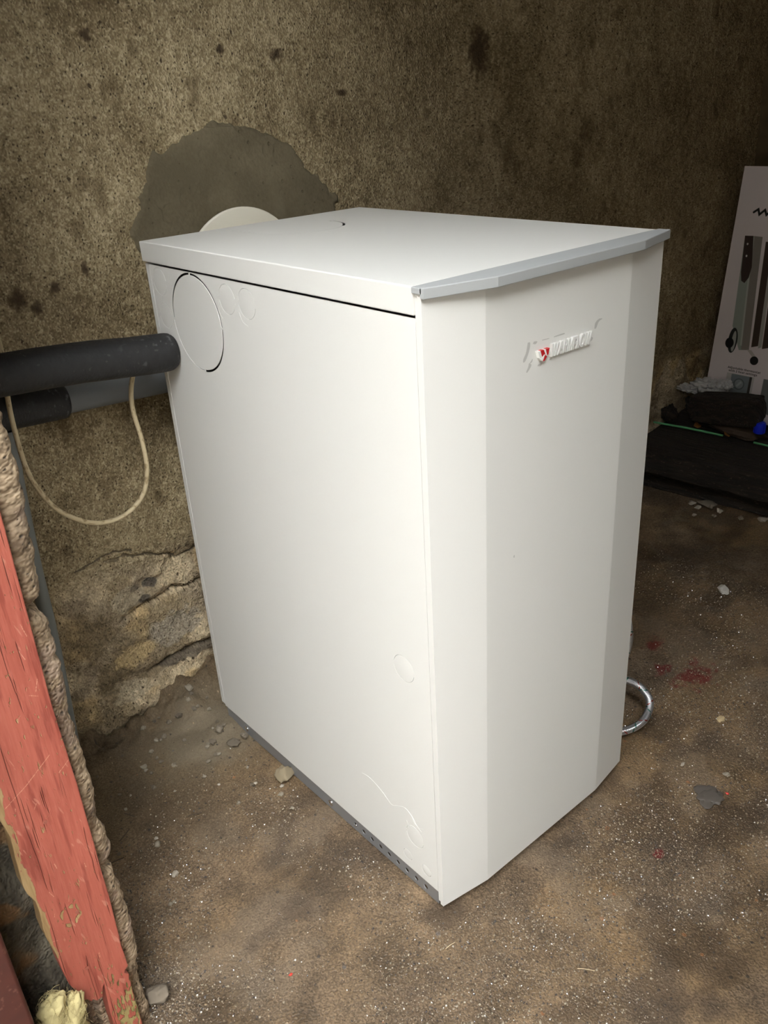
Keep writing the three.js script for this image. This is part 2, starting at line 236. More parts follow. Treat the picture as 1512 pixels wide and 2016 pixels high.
const mortarBump = tex(1024, 1024, (u, v) => { const s = u * 0.8; return 0.5 + 0.5 * (fbm(s * 150, v * 150, 4, 168) - 0.5) + 0.45 * (fbm(s * 460, v * 460, 2, 169) - 0.5) - 0.4 * spots(s, v, 0.008, 0.4, 0.0006, 0.002, 162); }, false);
const mortar = mat(0xffffff, 0.95, { map: mortarTex, bumpMap: mortarBump, bumpScale: 0.007 });
const EDGE = [[0.0, 0.0], [0.08, -0.001], [0.13, 0.004], [0.154, 0.007], [0.223, 0.007], [0.262, 0.004], [0.273, -0.004], [0.291, 0.007], [0.32, 0.006], [0.337, 0.003], [0.371, 0.008], [0.415, 0.006], [0.437, 0.004], [0.491, 0.003], [0.545, 0.007], [0.593, 0.007], [0.608, 0.003], [0.615, -0.004], [0.625, 0.006], [0.641, 0.010], [0.7, 0.012], [0.73, 0.015], [0.778, 0.015], [0.85, 0.012], [2.5, 0.012]];
const edgeAt = (y) => { let k = 0; while (k + 2 < EDGE.length && EDGE[k + 1][0] < y) k++; const [a, p] = EDGE[k], [b, q] = EDGE[k + 1]; return mix(p, q, smooth(a, b, y)); };
const jambPath = (s) => {   // along the reveal (outside to inside), round the corner, then along the inner face
  const L = 0.401, R = 0.012;   // s = 0.401 at the corner
  if (s < L - R) return [INX - L + s, REVZ, 0, 1];
  if (s < L - R + 1.5708 * R) { const a = (s - L + R) / R; return [INX - R + R * Math.sin(a), REVZ - R + R * Math.cos(a), Math.sin(a), Math.cos(a)]; }
  return [INX, REVZ - R - (s - (L - R + 1.5708 * R)), 1, 0];
};
const wallLeft = mesh('wall_left', grid([...range(0.401 - (INX - OUTX), 0.3, 0.01), ...range(0.3, 0.46, 0.0025).slice(1), ...range(0.46, 0.98, 0.02).slice(1)], [...range(-0.05, 1.0, 0.004), ...range(1.0, DOORTOP + 0.05, 0.02).slice(1)], (s, y) => {
  const [x, z, nx, nz] = jambPath(s), edge = smooth(0.35, 0.375, s) * smooth(0.44, 0.40, s), lump = fbm(y * 14, s * 10, 3, 170), n = fbm(s * 60, y * 60, 3, 171) - 0.5;
  let d = 0.004 * n + edge * (edgeAt(y) + 0.005 * (lump - 0.5) + 0.008 * (fbm(y * 110, s * 130, 4, 172) - 0.5));
  if (s < 0.345) d += 0.03 * (fbm(s * 22, y * 14, 3, 174) - 0.75);
  return [x + nx * d, y, z + nz * Math.min(d, 0.006) ];
}, (s, y) => [s / 0.8, y]), mortar);
struct(wallLeft, 'broken mortar and stone edge of the wall beside the red doorpost', 'wall');
mesh('masonry', mergeGeometries([box(OUTX, INX - 0.03, -0.2, 2.45, WALLZ - 0.2, REVZ - 0.035), box(OUTX, INX, -0.2, 2.45, DOOR1, 2.5), box(OUTX, INX, DOORTOP, 2.45, REVZ - 0.03, DOOR1)]), plaster, wallLeft);

// ---------------------------------------------------------------- the boiler
const W = 0.415, D = 0.5874, H = 0.86, E0 = 0.0114, BZ = 0.0232, B1 = 0.0783, B2 = 0.3322;
const enamelBump = tex(256, 256, (u, v) => 0.5 + 0.5 * (fbm(u * 120, v * 120, 2, 200) - 0.5), false); enamelBump.repeat.set(8, 8);
const enamel = mat(lin(0.80, 0.795, 0.765), 0.42, { bumpMap: enamelBump, bumpScale: 0.00004 });
const frontEnamel = enamel;
const trimGrey = mat(lin(0.42, 0.435, 0.44), 0.5);
const galv = mat(lin(0.36, 0.37, 0.385), 0.5, { metalness: 0.6 });
const steel = mat(lin(0.75, 0.76, 0.78), 0.25, { metalness: 1 });
const casing = mat(lin(0.36, 0.37, 0.38), 0.5, { metalness: 0.5 });
const boiler = thing('boiler', 'tall white enamelled floor-standing boiler with grey top trim', 'boiler', [0, 0, 0]);
mesh('inner_body', box(0.03, W - 0.03, FLOOR + 0.002, H - 0.04, -D + 0.03, -0.012), casing, boiler);
// left side panel with its knockouts, in (z, y)
{
  const s = shapeOf([[-0.573, 0.021], [-0.0005, 0.021], [-0.0005, 0.8285], [-0.573, 0.8285]]);
  const R = Math.PI / 180, [cz, cy, r] = [-0.4535, 0.7585, 0.0675];
  for (let k = 0; k < 4; k++) s.holes.push(arcSlot(cz, cy, r, k === 1 ? 0.0012 : 0.003, (92 + 90 * k) * R + 0.02, (182 + 90 * k) * R - 0.02));
  const small = [[-0.5475, 0.806, 0.0195], [-0.5455, 0.757, 0.0185], [-0.3625, 0.803, 0.0195], [-0.315, 0.803, 0.0195], [-0.0483, 0.380, 0.019], [-0.0445, 0.093, 0.0175], [-0.0625, 0.044, 0.009], [-0.0235, 0.043, 0.009]];
  for (const [z, y, q] of small) { s.holes.push(arcSlot(z, y, q, 0.00045, 0.15, 3.0, 24)); s.holes.push(arcSlot(z, y, q, 0.00045, 3.3, 6.1, 24)); }
  const side = mesh('side_panel', extrude(s, 0.0010, 0.0001, 1).rotateY(-Math.PI / 2).translate(0.0035, 0, 0), enamel, boiler);
  for (const [z, y, q] of small) {
    const g = new THREE.SphereGeometry(1, 32, 8, 0, 6.2832, 0, 0.5).translate(0, -Math.cos(0.5), 0).scale((q - 0.001) / Math.sin(0.5), 0.006, (q - 0.001) / Math.sin(0.5)).rotateZ(Math.PI / 2).translate(0.0025 + 0.00005, y, z);
    mesh('knockout_disc', g, enamel, side);
  }
  const fold = (z, y0, y1) => box(0.002, 0.0055, y0, y1, z - 0.001, z + 0.001, 0.0009);
  mesh('rear_fold', fold(-0.5738, 0.024, 0.8275), enamel, side);
  const wr = (pts, r) => mesh('film_wrinkle', tube(pts.map(([z, y]) => [0.0025, y, z]), r, 40, 6), enamel, side);
  wr([[-0.157, 0.135], [-0.139, 0.1375], [-0.11, 0.129], [-0.092, 0.119], [-0.08, 0.1255], [-0.062, 0.134], [-0.047, 0.127], [-0.037, 0.116], [-0.03, 0.113]], 0.00022);
  wr([[-0.049, 0.133], [-0.046, 0.121], [-0.034, 0.117], [-0.025, 0.122]], 0.0002);
  wr([[-0.06, 0.092], [-0.058, 0.104], [-0.061, 0.112]], 0.00025);
  wr([[-0.336, 0.79], [-0.33, 0.779], [-0.318, 0.774]], 0.00025); wr([[-0.55, 0.786], [-0.553, 0.776], [-0.549, 0.766]], 0.00025); wr([[-0.384, 0.80], [-0.387, 0.785], [-0.38, 0.776]], 0.00025);
}
mesh('back_panel', box(0.0035, W - 0.0035, 0.022, 0.829, -D, -D + 0.0115, 0.001), enamel, boiler);
mesh('side_panel', box(W - 0.0055, W - 0.0025, 0.021, 0.8285, -0.573, -0.0005, 0.0008), enamel, boiler);
// lid with the U-shaped flue knockout, shape in (x, -z)
{
  const s = shapeOf([[0, 0], [W, 0], [W, D], [0, D]]), cx = 0.205, cz = 0.478, r = 0.07, w = 0.0012;
  s.holes.push(arcSlot(cx, cz, r, w, Math.PI, Math.PI * 1.36), arcSlot(cx, cz, r, w * 0.6, Math.PI * 1.38, Math.PI * 1.7), arcSlot(cx, cz, r, w * 3, Math.PI * 1.715, Math.PI * 2.05));
  const strip = (x, a, b) => { const p = new THREE.Path(); p.moveTo(x, a); p.lineTo(x + w, a); p.lineTo(x + w, b); p.lineTo(x, b); p.closePath(); return p; };
  s.holes.push(strip(cx - r - w / 2, cz + 0.004, D - 0.0045));
  const inner = new THREE.Path(); [[0.003, 0.003], [0.003, D - 0.003], [W - 0.003, D - 0.003], [W - 0.003, 0.003]].forEach(([x, y], i) => (i ? inner.lineTo(x, y) : inner.moveTo(x, y))); inner.closePath();
  const edge = shapeOf([[0, 0], [W, 0], [W, D], [0, D]]); edge.holes.push(inner.clone());
  const plate = extrude(shapeWithHoles([[0.0022, 0.0022], [W - 0.0022, 0.0022], [W - 0.0022, D - 0.0022], [0.0022, D - 0.0022]], s.holes), 0.0010, 0).rotateX(-Math.PI / 2).translate(0, H - 0.0010, 0);
  mesh('lid', mergeGeometries([extrude(edge, 0.0285, 0.0014, 3).rotateX(-Math.PI / 2).translate(0, H - 0.0285, 0), plate]), enamel, boiler);
}
// front panel and its frame, shapes in (x, -z)
{
  mesh('front_frame', box(0.0015, W - 0.0015, 0.006, H - 0.0065, 0.0006, 0.0052, 0.0008), enamel, boiler);
  const s = shapeOf([[0.0003, -0.0058], [0.0003, -E0], [B1, -BZ], [B2, -BZ], [W - 0.0003, -E0], [W - 0.0003, -0.0058]]);
  const front = mesh('front_panel', extrude(s, H - 0.0065 - 0.003, 0.0009, 2).rotateX(-Math.PI / 2).translate(0, 0.003, 0), frontEnamel, boiler);
  const o = 0.0145, out = [[-0.0015, -E0 - 0.0055], [B1 + 0.003, -BZ - o], [B2 + 0.002, -BZ - o], [W + 0.0035, -E0 - 0.0055]];
  const cap = shapeOf([[-0.0015, 0.0002], ...out.map(([x, y], i) => [x, y + 0.0035]), [W + 0.0035, 0.0002]]), lip = shapeOf([[-0.0015, -E0 - 0.0006], ...out, [W + 0.0035, -E0 - 0.0006], [B2, -BZ - 0.0006], [B1, -BZ - 0.0006]]);
  mesh('top_trim', mergeGeometries([extrude(cap, 0.0066, 0.0008, 2).rotateX(-Math.PI / 2).translate(0, H - 0.0062, 0), extrude(lip, 0.0112, 0.0011, 3).rotateX(-Math.PI / 2).translate(0, H - 0.0105, 0)]), trimGrey, boiler).userData.label = 'grey plastic trim along the front of the lid';
  // badge: raised silver letters and a red and white emblem
  const badge = mesh('badge', box(0.1605, 0.2535, 0.7585, 0.7612, BZ - 0.0002, BZ + 0.0011), mat(lin(0.62, 0.62, 0.6), 0.5), boiler);
  const silver = mat(lin(0.74, 0.74, 0.72), 0.35), red = mat(lin(0.55, 0.02, 0.025), 0.4), white = mat(lin(0.82, 0.82, 0.8), 0.35);
  const font = await new FontLoader().loadAsync('fonts/droid/droid_sans_bold.typeface.json');
  const letters = [...'WARMFLOW'].map((ch) => { const g = new TextGeometry(ch, { font, size: 1, depth: 0.3, curveSegments: 6, bevelEnabled: true, bevelSize: 0.02, bevelThickness: 0.03, bevelSegments: 1 }); g.computeBoundingBox(); return g; });
  const gap = 0.03, total = letters.reduce((t, g) => t + g.boundingBox.max.x - g.boundingBox.min.x + gap, -gap), k = 0.0735 / total; let at = 0.1795;
  letters.forEach((g) => {
    const b = g.boundingBox, w = (b.max.x - b.min.x + gap) * k; g.translate(-b.min.x, 0, -b.min.z).scale(k, 0.0107 / 0.75, 0.0105);
    const p = g.attributes.position; for (let i = 0; i < p.count; i++) p.setX(i, p.getX(i) + p.getY(i) * 0.22); p.needsUpdate = true;
    mesh('letter', g.translate(at, 0.7543, BZ + 0.0004), silver, badge); at += w;
  });
  const em = (pts, m, d, name = 'emblem_stroke') => mesh(name, extrude(shapeOf(pts.map(([x, y]) => [0.1572 + x * 0.0205, 0.7525 + y * 0.0135])), d, 0.0003, 1).translate(0, 0, BZ), m, badge);
  em([[0, 0.97], [0.22, 0.97], [0.36, 0.42], [0.30, 0.30], [0.16, 0.36]], white, 0.0046); em([[0.23, 0.97], [0.5, 0.97], [0.62, 0.62], [0.44, 0.36], [0.38, 0.42]], red, 0.0044);
  em([[0.51, 0.97], [0.66, 0.97], [0.76, 0.5], [0.70, 0.42], [0.63, 0.62]], white, 0.0046); em([[0.67, 0.97], [1.0, 0.97], [0.9, 0.46], [0.78, 0.42]], red, 0.0044);
  em([[0.22, 0.24], [0.42, 0.02], [0.60, 0.52], [0.52, 0.58]], white, 0.0046); em([[0.44, 0.0], [0.62, 0.02], [0.80, 0.30], [0.62, 0.52]], red, 0.0044);
  // dried adhesive round the badge
  const glue = mat(lin(0.56, 0.555, 0.53), 0.3), smear = (raw, mx = raw.reduce((t, p) => t + p[0], 0) / raw.length, my = raw.reduce((t, p) => t + p[1], 0) / raw.length, pts = raw.map(([x, y]) => [mx + (x - mx) * 1.35, my + (y - my) * 1.12])) => mesh('adhesive_smear', new THREE.ShapeGeometry(new THREE.Shape(new THREE.SplineCurve([...pts, pts[0]].map(([x, y]) => new THREE.Vector2(x, y))).getPoints(40))).translate(0, 0, BZ + 0.00006), glue, front);
  smear([[0.1445, 0.7765], [0.1475, 0.7755], [0.1465, 0.768], [0.1425, 0.7595], [0.1395, 0.758], [0.1395, 0.7615], [0.1425, 0.767]]);
  smear([[0.1475, 0.7535], [0.1505, 0.7515], [0.1495, 0.7485], [0.1455, 0.7445], [0.1445, 0.746], [0.1465, 0.7495]]);
  smear([[0.151, 0.7555], [0.153, 0.7575], [0.1525, 0.7545], [0.149, 0.7535]]);
  smear([[0.2655, 0.7695], [0.268, 0.7695], [0.2715, 0.7755], [0.2765, 0.7775], [0.2715, 0.7785], [0.2665, 0.7755]]);
  smear([[0.2545, 0.7565], [0.2585, 0.7555], [0.261, 0.758], [0.2575, 0.7605]]);
  smear([[0.1545, 0.7745], [0.158, 0.7735], [0.160, 0.7755], [0.156, 0.7765]]); smear([[0.171, 0.7748], [0.179, 0.7745], [0.179, 0.7752], [0.171, 0.7756]]);
  smear([[0.192, 0.7743], [0.205, 0.774], [0.2045, 0.7755], [0.193, 0.7752]]); smear([[0.163, 0.7475], [0.167, 0.7465], [0.1685, 0.7485], [0.1645, 0.7492]]);
  smear([[0.126, 0.5175], [0.1275, 0.517], [0.1275, 0.520], [0.1262, 0.5195]]);
}
// galvanised base rail under the left panel
{
  const s = shapeOf([[-0.571, FLOOR + 0.001], [-0.0025, FLOOR + 0.001], [-0.0025, 0.0195], [-0.571, 0.0195]]);
  for (let k = 0; k < 9; k++) { const p = new THREE.Path(); p.absarc(-0.1895 + k * 0.02005, 0.0045, 0.0039, 0, Math.PI * 2, true); s.holes.push(p); }
  const rail = mesh('base_rail', extrude(s, 0.0016, 0.0003, 1).rotateY(-Math.PI / 2).translate(0.0062, 0, 0), galv, boiler);
  rail.userData.label = 'grey galvanised base rail with a row of round holes';
  for (const z of [-0.505, -0.253]) { const b = mesh('screw', mergeGeometries([new THREE.SphereGeometry(0.0042, 14, 8, 0, 6.2832, 0, 1.5).scale(1, 0.5, 1), new THREE.CylinderGeometry(0.0055, 0.0055, 0.0008, 14)]).rotateZ(Math.PI / 2).translate(0.0042, 0.005, z), steel, rail); }
  for (const z of [-0.19]) mesh('screw', new THREE.SphereGeometry(0.0022, 10, 8).translate(0.0055, 0.003, z + 0.001), steel, rail);
  mesh('base_rail', box(W - 0.0065, W - 0.005, FLOOR + 0.001, 0.0195, -0.571, -0.0025), galv, boiler);
}

// flue: cream wall plate on the cement, pipe back to the boiler
{
  const flue = thing('flue', 'cream round flue plate on the cement patch behind the lid', 'flue', [0.226, 0.762, 0]);
  const cream = mat(lin(0.86, 0.82, 0.70), 0.5);
  mesh('wall_plate', new THREE.LatheGeometry([[0.05, 0], [0.113, 0], [0.1155, 0.0015], [0.1155, 0.005], [0.113, 0.0075], [0.05, 0.0085]].map(([x, y]) => new THREE.Vector2(x, y)), 72).rotateX(Math.PI / 2).translate(0, 0, WALLZ + 0.006), cream, flue);
  mesh('pipe', new THREE.CylinderGeometry(0.05, 0.05, 0.10, 40, 1, true).rotateX(Math.PI / 2).translate(0, 0, -D - 0.048), cream, flue);
}

// ---------------------------------------------------------------- pipes and cable by the back wall
{
  const rubTex = tex(512, 256, (u, v) => { const n = fbm(u * 60, v * 20, 4, 210); let c = mix3([24, 24, 25], [38, 38, 39], n); const end = smooth(0.62, 1.0, u); c = mix3(c, [128, 128, 130], 0.55 * smooth(0.66, 0.8, fbm(u * 40, v * 14, 4, 211)) * end); return mix3(c, [120, 116, 108], 0.35 * smooth(0.74, 0.85, fbm(u * 70 + 5, v * 22, 3, 212))); });
  const rubBump = tex(512, 256, (u, v) => fbm(u * 120, v * 40, 3, 213), false);
  const rubber = mat(0xffffff, 0.6, { map: rubTex, bumpMap: rubBump, bumpScale: 0.0006 });
  const sleeve = (pts, r) => {
    const c = curve(pts), g = new THREE.TubeGeometry(c, 90, r, 36, false), p = g.attributes.position, uv = g.attributes.uv, ctr = new THREE.Vector3();
    for (let i = 0; i < p.count; i++) { const u = uv.getX(i); c.getPointAt(u, ctr); const e = Math.min(1, (1 - u) / 0.035), s = (0.86 + 0.14 * Math.sqrt(1 - (1 - e) ** 2)) * (1 + 0.05 * (fbm(u * 9, uv.getY(i) * 3, 2, 214) - 0.5)); p.setXYZ(i, ctr.x + (p.getX(i) - ctr.x) * s, ctr.y + (p.getY(i) - ctr.y) * s, ctr.z + (p.getZ(i) - ctr.z) * s); }
    g.computeVertexNormals(); return g;
  };
  const endDisc = (r, at, dir) => new THREE.LatheGeometry([[0.001, 0], [r * 0.72, 0.0005], [r * 0.9, -0.003]].map(([x, y]) => new THREE.Vector2(x, y)), 32).applyQuaternion(new THREE.Quaternion().setFromUnitVectors(new THREE.Vector3(0, 1, 0), new THREE.Vector3(...dir).normalize())).translate(...at);
  const ip = thing('insulated_pipe', 'thick black foam-lagged pipe running into the boiler side', 'pipe');
  mesh('insulation', sleeve([[-0.40, 0.7275, -0.545], [-0.30, 0.7285, -0.543], [-0.2, 0.7245, -0.54], [-0.12, 0.7175, -0.539], [-0.06, 0.7105, -0.539], [-0.0005, 0.7045, -0.54]], 0.0285), rubber, ip);
  mesh('insulation_end', endDisc(0.0285, [0.0008, 0.7044, -0.54], [1, -0.1, -0.01]), rubber, ip);
  const gp = thing('waste_pipe', 'grey plastic pipe part-lagged in black below the thick black pipe', 'pipe');
  const greyPlastic = mat(lin(0.155, 0.165, 0.175), 0.5);
  mesh('pipe', tube([[-0.39, 0.650, -0.655], [-0.129, 0.6385, -0.655], [0.035, 0.630, -0.655], [0.3, 0.62, -0.652]], 0.0215, 60, 32), greyPlastic, gp);
  mesh('insulation', sleeve([[-0.395, 0.652, -0.654], [-0.3, 0.647, -0.654], [-0.2, 0.6425, -0.654], [-0.134, 0.639, -0.654]], 0.0275), rubber, gp);
  const cond = thing('conduit', 'slim grey upright pipe beside the broken mortar edge', 'pipe');
  mesh('pipe', tube([[-0.258, FLOOR - 0.004, -0.664], [-0.243, 0.25, -0.662], [-0.2395, 0.4, -0.66], [-0.232, 0.54, -0.66], [-0.2265, 0.600, -0.66], [-0.226, 0.6135, -0.66]], 0.0115, 60, 24), mat(lin(0.20, 0.215, 0.21), 0.55), cond);
  const cabTex = tex(512, 32, (u, v) => mix3([206, 190, 154], [140, 118, 84], 0.75 * smooth(0.55, 0.75, fbm(u * 130, v * 5, 4, 216))));
  const cab = mesh('cable', tube([[-0.26, 0.95, -0.64], [-0.226, 0.80, -0.615], [-0.222, 0.758, -0.602], [-0.225, 0.717, -0.6], [-0.23, 0.678, -0.6], [-0.232, 0.629, -0.6], [-0.227, 0.556, -0.6], [-0.203, 0.497, -0.6], [-0.17, 0.464, -0.6], [-0.14, 0.449, -0.6], [-0.101, 0.448, -0.6], [-0.065, 0.471, -0.6], [-0.05, 0.507, -0.6], [-0.048, 0.559, -0.6], [-0.053, 0.611, -0.6], [-0.051, 0.639, -0.6], [-0.043, 0.665, -0.6], [-0.03, 0.69, -0.602], [0.0, 0.70, -0.606], [0.04, 0.695, -0.606], [0.07, 0.69, -0.595]], 0.0037, 220, 12), mat(0xffffff, 0.6, { map: cabTex }));
  tag(cab, 'cream electric cable hanging in a loop below the black pipe', 'cable');
}

// braided oil hose at the right of the boiler
{
  const bt = tex(1024, 64, (u, v) => { const a = Math.sin((u * 260 + v * 6) * Math.PI), b = Math.sin((u * 260 - v * 6) * Math.PI), red = Math.abs(((u * 16 + v * 1) % 1) - 0.5) < 0.04, grn = Math.abs(((u * 16 + 0.5 - v) % 1) - 0.5) < 0.05; const l = 185 + 50 * a * b; return red && a > 0 ? [150, 50, 40] : grn && b > 0 ? [60, 110, 100] : [l, l, l + 3]; });
  const bb = tex(1024, 64, (u, v) => 0.5 + 0.5 * Math.sin((u * 260 + v * 6) * Math.PI) * Math.sin((u * 260 - v * 6) * Math.PI), false);
  const hose = thing('braided_hose', 'silver braided flexible hose looping out right of the boiler', 'hose');
  mesh('hose', tube([[0.425, 0.34, -0.11], [0.448, 0.29, -0.04], [0.452, 0.24, -0.016], [0.450, 0.18, -0.020], [0.438, 0.13, -0.05], [0.46, 0.095, -0.085], [0.505, 0.078, -0.078], [0.5315, 0.07, -0.058], [0.544, 0.058, -0.039], [0.540, 0.045, -0.018], [0.523, 0.034, -0.008], [0.496, 0.026, -0.005], [0.468, 0.018, -0.018], [0.445, 0.012, -0.05], [0.43, 0.010, -0.11]], 0.0068, 240, 16), mat(0xffffff, 0.32, { map: bt, bumpMap: bb, bumpScale: 0.0006, metalness: 0.75 }), hose);
  for (const [x, y, z] of [[0.422, 0.345, -0.12], [0.428, 0.010, -0.12]]) mesh('ferrule', new THREE.CylinderGeometry(0.0085, 0.0085, 0.03, 12).rotateX(1.3).translate(x, y, z), steel, hose);
}

// ---------------------------------------------------------------- doorway: red post board, frame post, wool
{
  const bx0 = -0.49, bw = 0.11;
  const chip = (x, y) => {   // how far the paint has gone: along the left edge and at the rotten foot
    const left = -0.466 + 0.004 * (noise(y * 25, 1, 230) - 0.5), n = fbm(x * 130, y * 40, 4, 231), f = fbm(x * 420, y * 140, 3, 232);
    let c = smooth(0.52, 0.6, smooth(0.012, -0.002, x - left) * 0.75 + 0.9 * (n - 0.45) + 0.3 * (f - 0.5)) * (y < 0.47 ? 1 : 0.5);
    c = Math.max(c, smooth(0.5, 0.62, f * 0.75 + n * 0.25 - 0.2 + 0.27 * smooth(0.19, 0.06, y) * smooth(-0.436, -0.415, x)));
    c = Math.max(c, smooth(0.55, 0.62, f + 0.42 * smooth(0.0035, 0.0005, Math.abs(Math.hypot(x + 0.437 - 0.004 * (n - 0.5), (y - 0.262) * 0.75) - 0.0095)) - 0.25));
    return clamp(c);
  };
  const sr = rng(909), SCR = [[[-0.466, 0.432], [-0.440, 0.447], [-0.412, 0.468]]]; for (let k = 0; k < 26; k++) { const x = -0.468 + 0.07 * sr(), y = 0.12 + 0.7 * sr(), a = sr() < 0.6 ? 1.2 + 0.7 * sr() : sr() * 3, l = 0.004 + 0.014 * sr() * sr(); SCR.push([[x, y], [x + l * Math.cos(a), y + l * Math.sin(a)]]); }
  const SB = SCR.map((p) => [Math.min(...p.map((q) => q[0])) - 0.001, Math.max(...p.map((q) => q[0])) + 0.001, Math.min(...p.map((q) => q[1])) - 0.001, Math.max(...p.map((q) => q[1])) + 0.001]);
  const scratch = (x, y) => { let m = 0; for (let k = 0; k < SCR.length; k++) { const b = SB[k]; if (x > b[0] && x < b[1] && y > b[2] && y < b[3]) m = Math.max(m, smooth(0.0006, 0.0002, segDist(x, y, SCR[k]) + 0.0006 * (noise(x * 900, y * 900, 239) - 0.4))); } return m; };
  const paint = tex(512, 2048, (u, v) => {
    const x = bx0 + u * bw, y = v * 0.9, n = fbm(x * 60, y * 18, 4, 233), g = fbm(x * 500, y * 60, 3, 234);
    let c = mix3([152, 77, 63], [172, 93, 77], n); c = mix3(c, [112, 46, 37], 0.5 * smooth(0.6, 0.75, fbm(x * 160, y * 14, 4, 235))); c = mix3(c, [176, 102, 86], 0.3 * smooth(0.5, 0.7, g));
    c = mix3(c, [196, 140, 120], 0.55 * smooth(0.76, 0.82, fbm(x * 240 + y * 60, y * 40, 3, 236)));
    const moss = smooth(0.2, 0.1, y) * smooth(-0.436, -0.42, x), wood = mix3(mix3([176, 150, 108], [128, 98, 62], fbm(x * 500, y * 40, 3, 237)), mix3([150, 136, 88], [88, 86, 46], smooth(0.4, 0.7, fbm(x * 140, y * 90, 3, 238))), moss * 0.85);
    c = mix3(c, [208, 158, 132], 0.7 * scratch(x, y)); return mix3(c, wood, chip(x, y));
  });
  const paintBump = tex(512, 2048, (u, v) => { const x = bx0 + u * bw, y = v * 0.9; return 0.6 - 0.3 * chip(x, y) + 0.25 * (fbm(x * 260, y * 20, 3, 240) - 0.5) - 0.5 * smooth(0.72, 0.8, fbm(x * 260 + 3, y * 12, 3, 241)) + 0.2 * (fbm(x * 60, y * 25, 3, 242) - 0.5); }, false);
  const board = [[-0.394, DOORTOP - 0.002], [-0.394, 0.73], [-0.397, 0.523], [-0.3955, 0.455], [-0.3945, 0.42], [-0.3945, 0.335], [-0.395, 0.30], [-0.3945, 0.256], [-0.396, 0.178], [-0.3955, 0.141], [-0.3995, 0.138], [-0.401, 0.134], [-0.397, 0.128], [-0.398, 0.1], [-0.3975, 0.037], [-0.3985, 0.004], [-0.427, 0.004], [-0.428, 0.03], [-0.4285, 0.071], [-0.4282, 0.094], [-0.4262, 0.125], [-0.4252, 0.139], [-0.4275, 0.135], [-0.4292, 0.128], [-0.4305, 0.121], [-0.434, 0.1215], [-0.4375, 0.121], [-0.441, 0.1265], [-0.4435, 0.1255], [-0.447, 0.1325], [-0.4505, 0.135], [-0.4545, 0.153], [-0.459, 0.170], [-0.460, 0.183], [-0.4615, 0.2], [-0.462, 0.223], [-0.4655, 0.25], [-0.466, 0.266], [-0.464, 0.29], [-0.4645, 0.306], [-0.469, 0.32], [-0.4705, 0.331], [-0.4695, 0.36], [-0.469, 0.372], [-0.467, 0.398], [-0.4705, 0.421], [-0.472, 0.5], [-0.4725, DOORTOP - 0.002]];
  const g = planarUV(extrude(shapeOf(board), 0.021, 0.0012, 2).translate(0, 0, -0.121), (x, y) => [(x - bx0) / bw, y / 0.9]);
  const jamb = mesh('door_1', g, mat(0xffffff, 0.5, { map: paint, bumpMap: paintBump, bumpScale: 0.0022 })); struct(jamb, 'chipped red-painted doorpost board with a rotten split foot', 'doorpost');
  const nail = (x, y) => mesh('nail_head', new THREE.CylinderGeometry(0.0022, 0.0022, 0.0012, 12).rotateX(Math.PI / 2).translate(x, y, -0.0998), mat(lin(0.3, 0.09, 0.06), 0.7), jamb);
  nail(-0.4375, 0.178); nail(-0.4335, 0.395); nail(-0.43, 0.262);
  const postTex = tex(256, 512, (u, v) => mix3(mix3([62, 24, 17], [80, 36, 27], fbm(u * 12, v * 30, 4, 245)), [130, 96, 84], 0.5 * smooth(0.7, 0.8, fbm(u * 60, v * 90, 3, 246))));
  struct(mesh('trim_1', planarUV(box(-0.62, -0.5065, FLOOR - 0.002, DOORTOP - 0.002, -0.112, -0.05, 0.004), (x, y, z) => [(x + z) * 4, y * 2]), mat(0xffffff, 0.55, { map: postTex })), 'dark red door frame post at the lower left', 'doorpost');
  // mineral wool stuffed in the gap
  const wool = mat(lin(0.46, 0.39, 0.19), 0.95, { sheen: 0.5 });
  const tuft = thing('insulation_wool', 'tuft of pale yellow mineral wool below the red doorpost board', 'wool', [-0.480, 0.125, -0.088]);
  const lobes = [[-0.004, 0.042, 0.002, 0.015, 0.022, 0.012], [0.014, 0.026, 0.004, 0.012, 0.024, 0.011], [-0.016, 0.016, 0.0, 0.012, 0.024, 0.012], [0.002, -0.010, 0.002, 0.018, 0.026, 0.012], [-0.02, -0.03, 0.002, 0.016, 0.026, 0.012], [0.012, -0.03, 0.0, 0.014, 0.03, 0.012], [0.0, -0.075, 0.0, 0.022, 0.045, 0.014], [-0.026, -0.075, 0.0, 0.014, 0.04, 0.012]];
  mesh('wool_body', mergeGeometries(lobes.map(([x, y, z, a, b, c], i) => rock(260 + i, a, b, c, 0.42, 12, 1.9).rotateZ(-0.5 + i * 0.14).translate(x, y, z))), wool, tuft);
  const r = rng(77), hairs = [];
  for (let k = 0; k < 2600; k++) {
    const l = lobes[(r() * lobes.length) | 0], a = r() * 6.28, b = 0.2 + r() * 2.7, pts = [], q = 1.0 + 0.16 * r(), da = (r() - 0.5) * 1.2, db = (r() - 0.3) * 1.1, lift = r() < 0.08 ? 0.4 : 0.05;
    for (let t = 0; t < 4; t++) { const aa = a + (da * t) / 3, bb = b + (db * t) / 3, qq = q + (lift * t) / 3; pts.push([l[0] + l[3] * qq * Math.sin(bb) * Math.cos(aa), l[1] + l[4] * qq * Math.cos(bb), l[2] + l[5] * qq * Math.sin(bb) * Math.sin(aa)]); }
    hairs.push(tube(pts, 0.0001 + 0.00016 * r(), 5, 3));
  }
  const hm = mesh('wool_fibres', mergeGeometries(hairs), wool, tuft); hm.userData.kind = 'stuff';
}

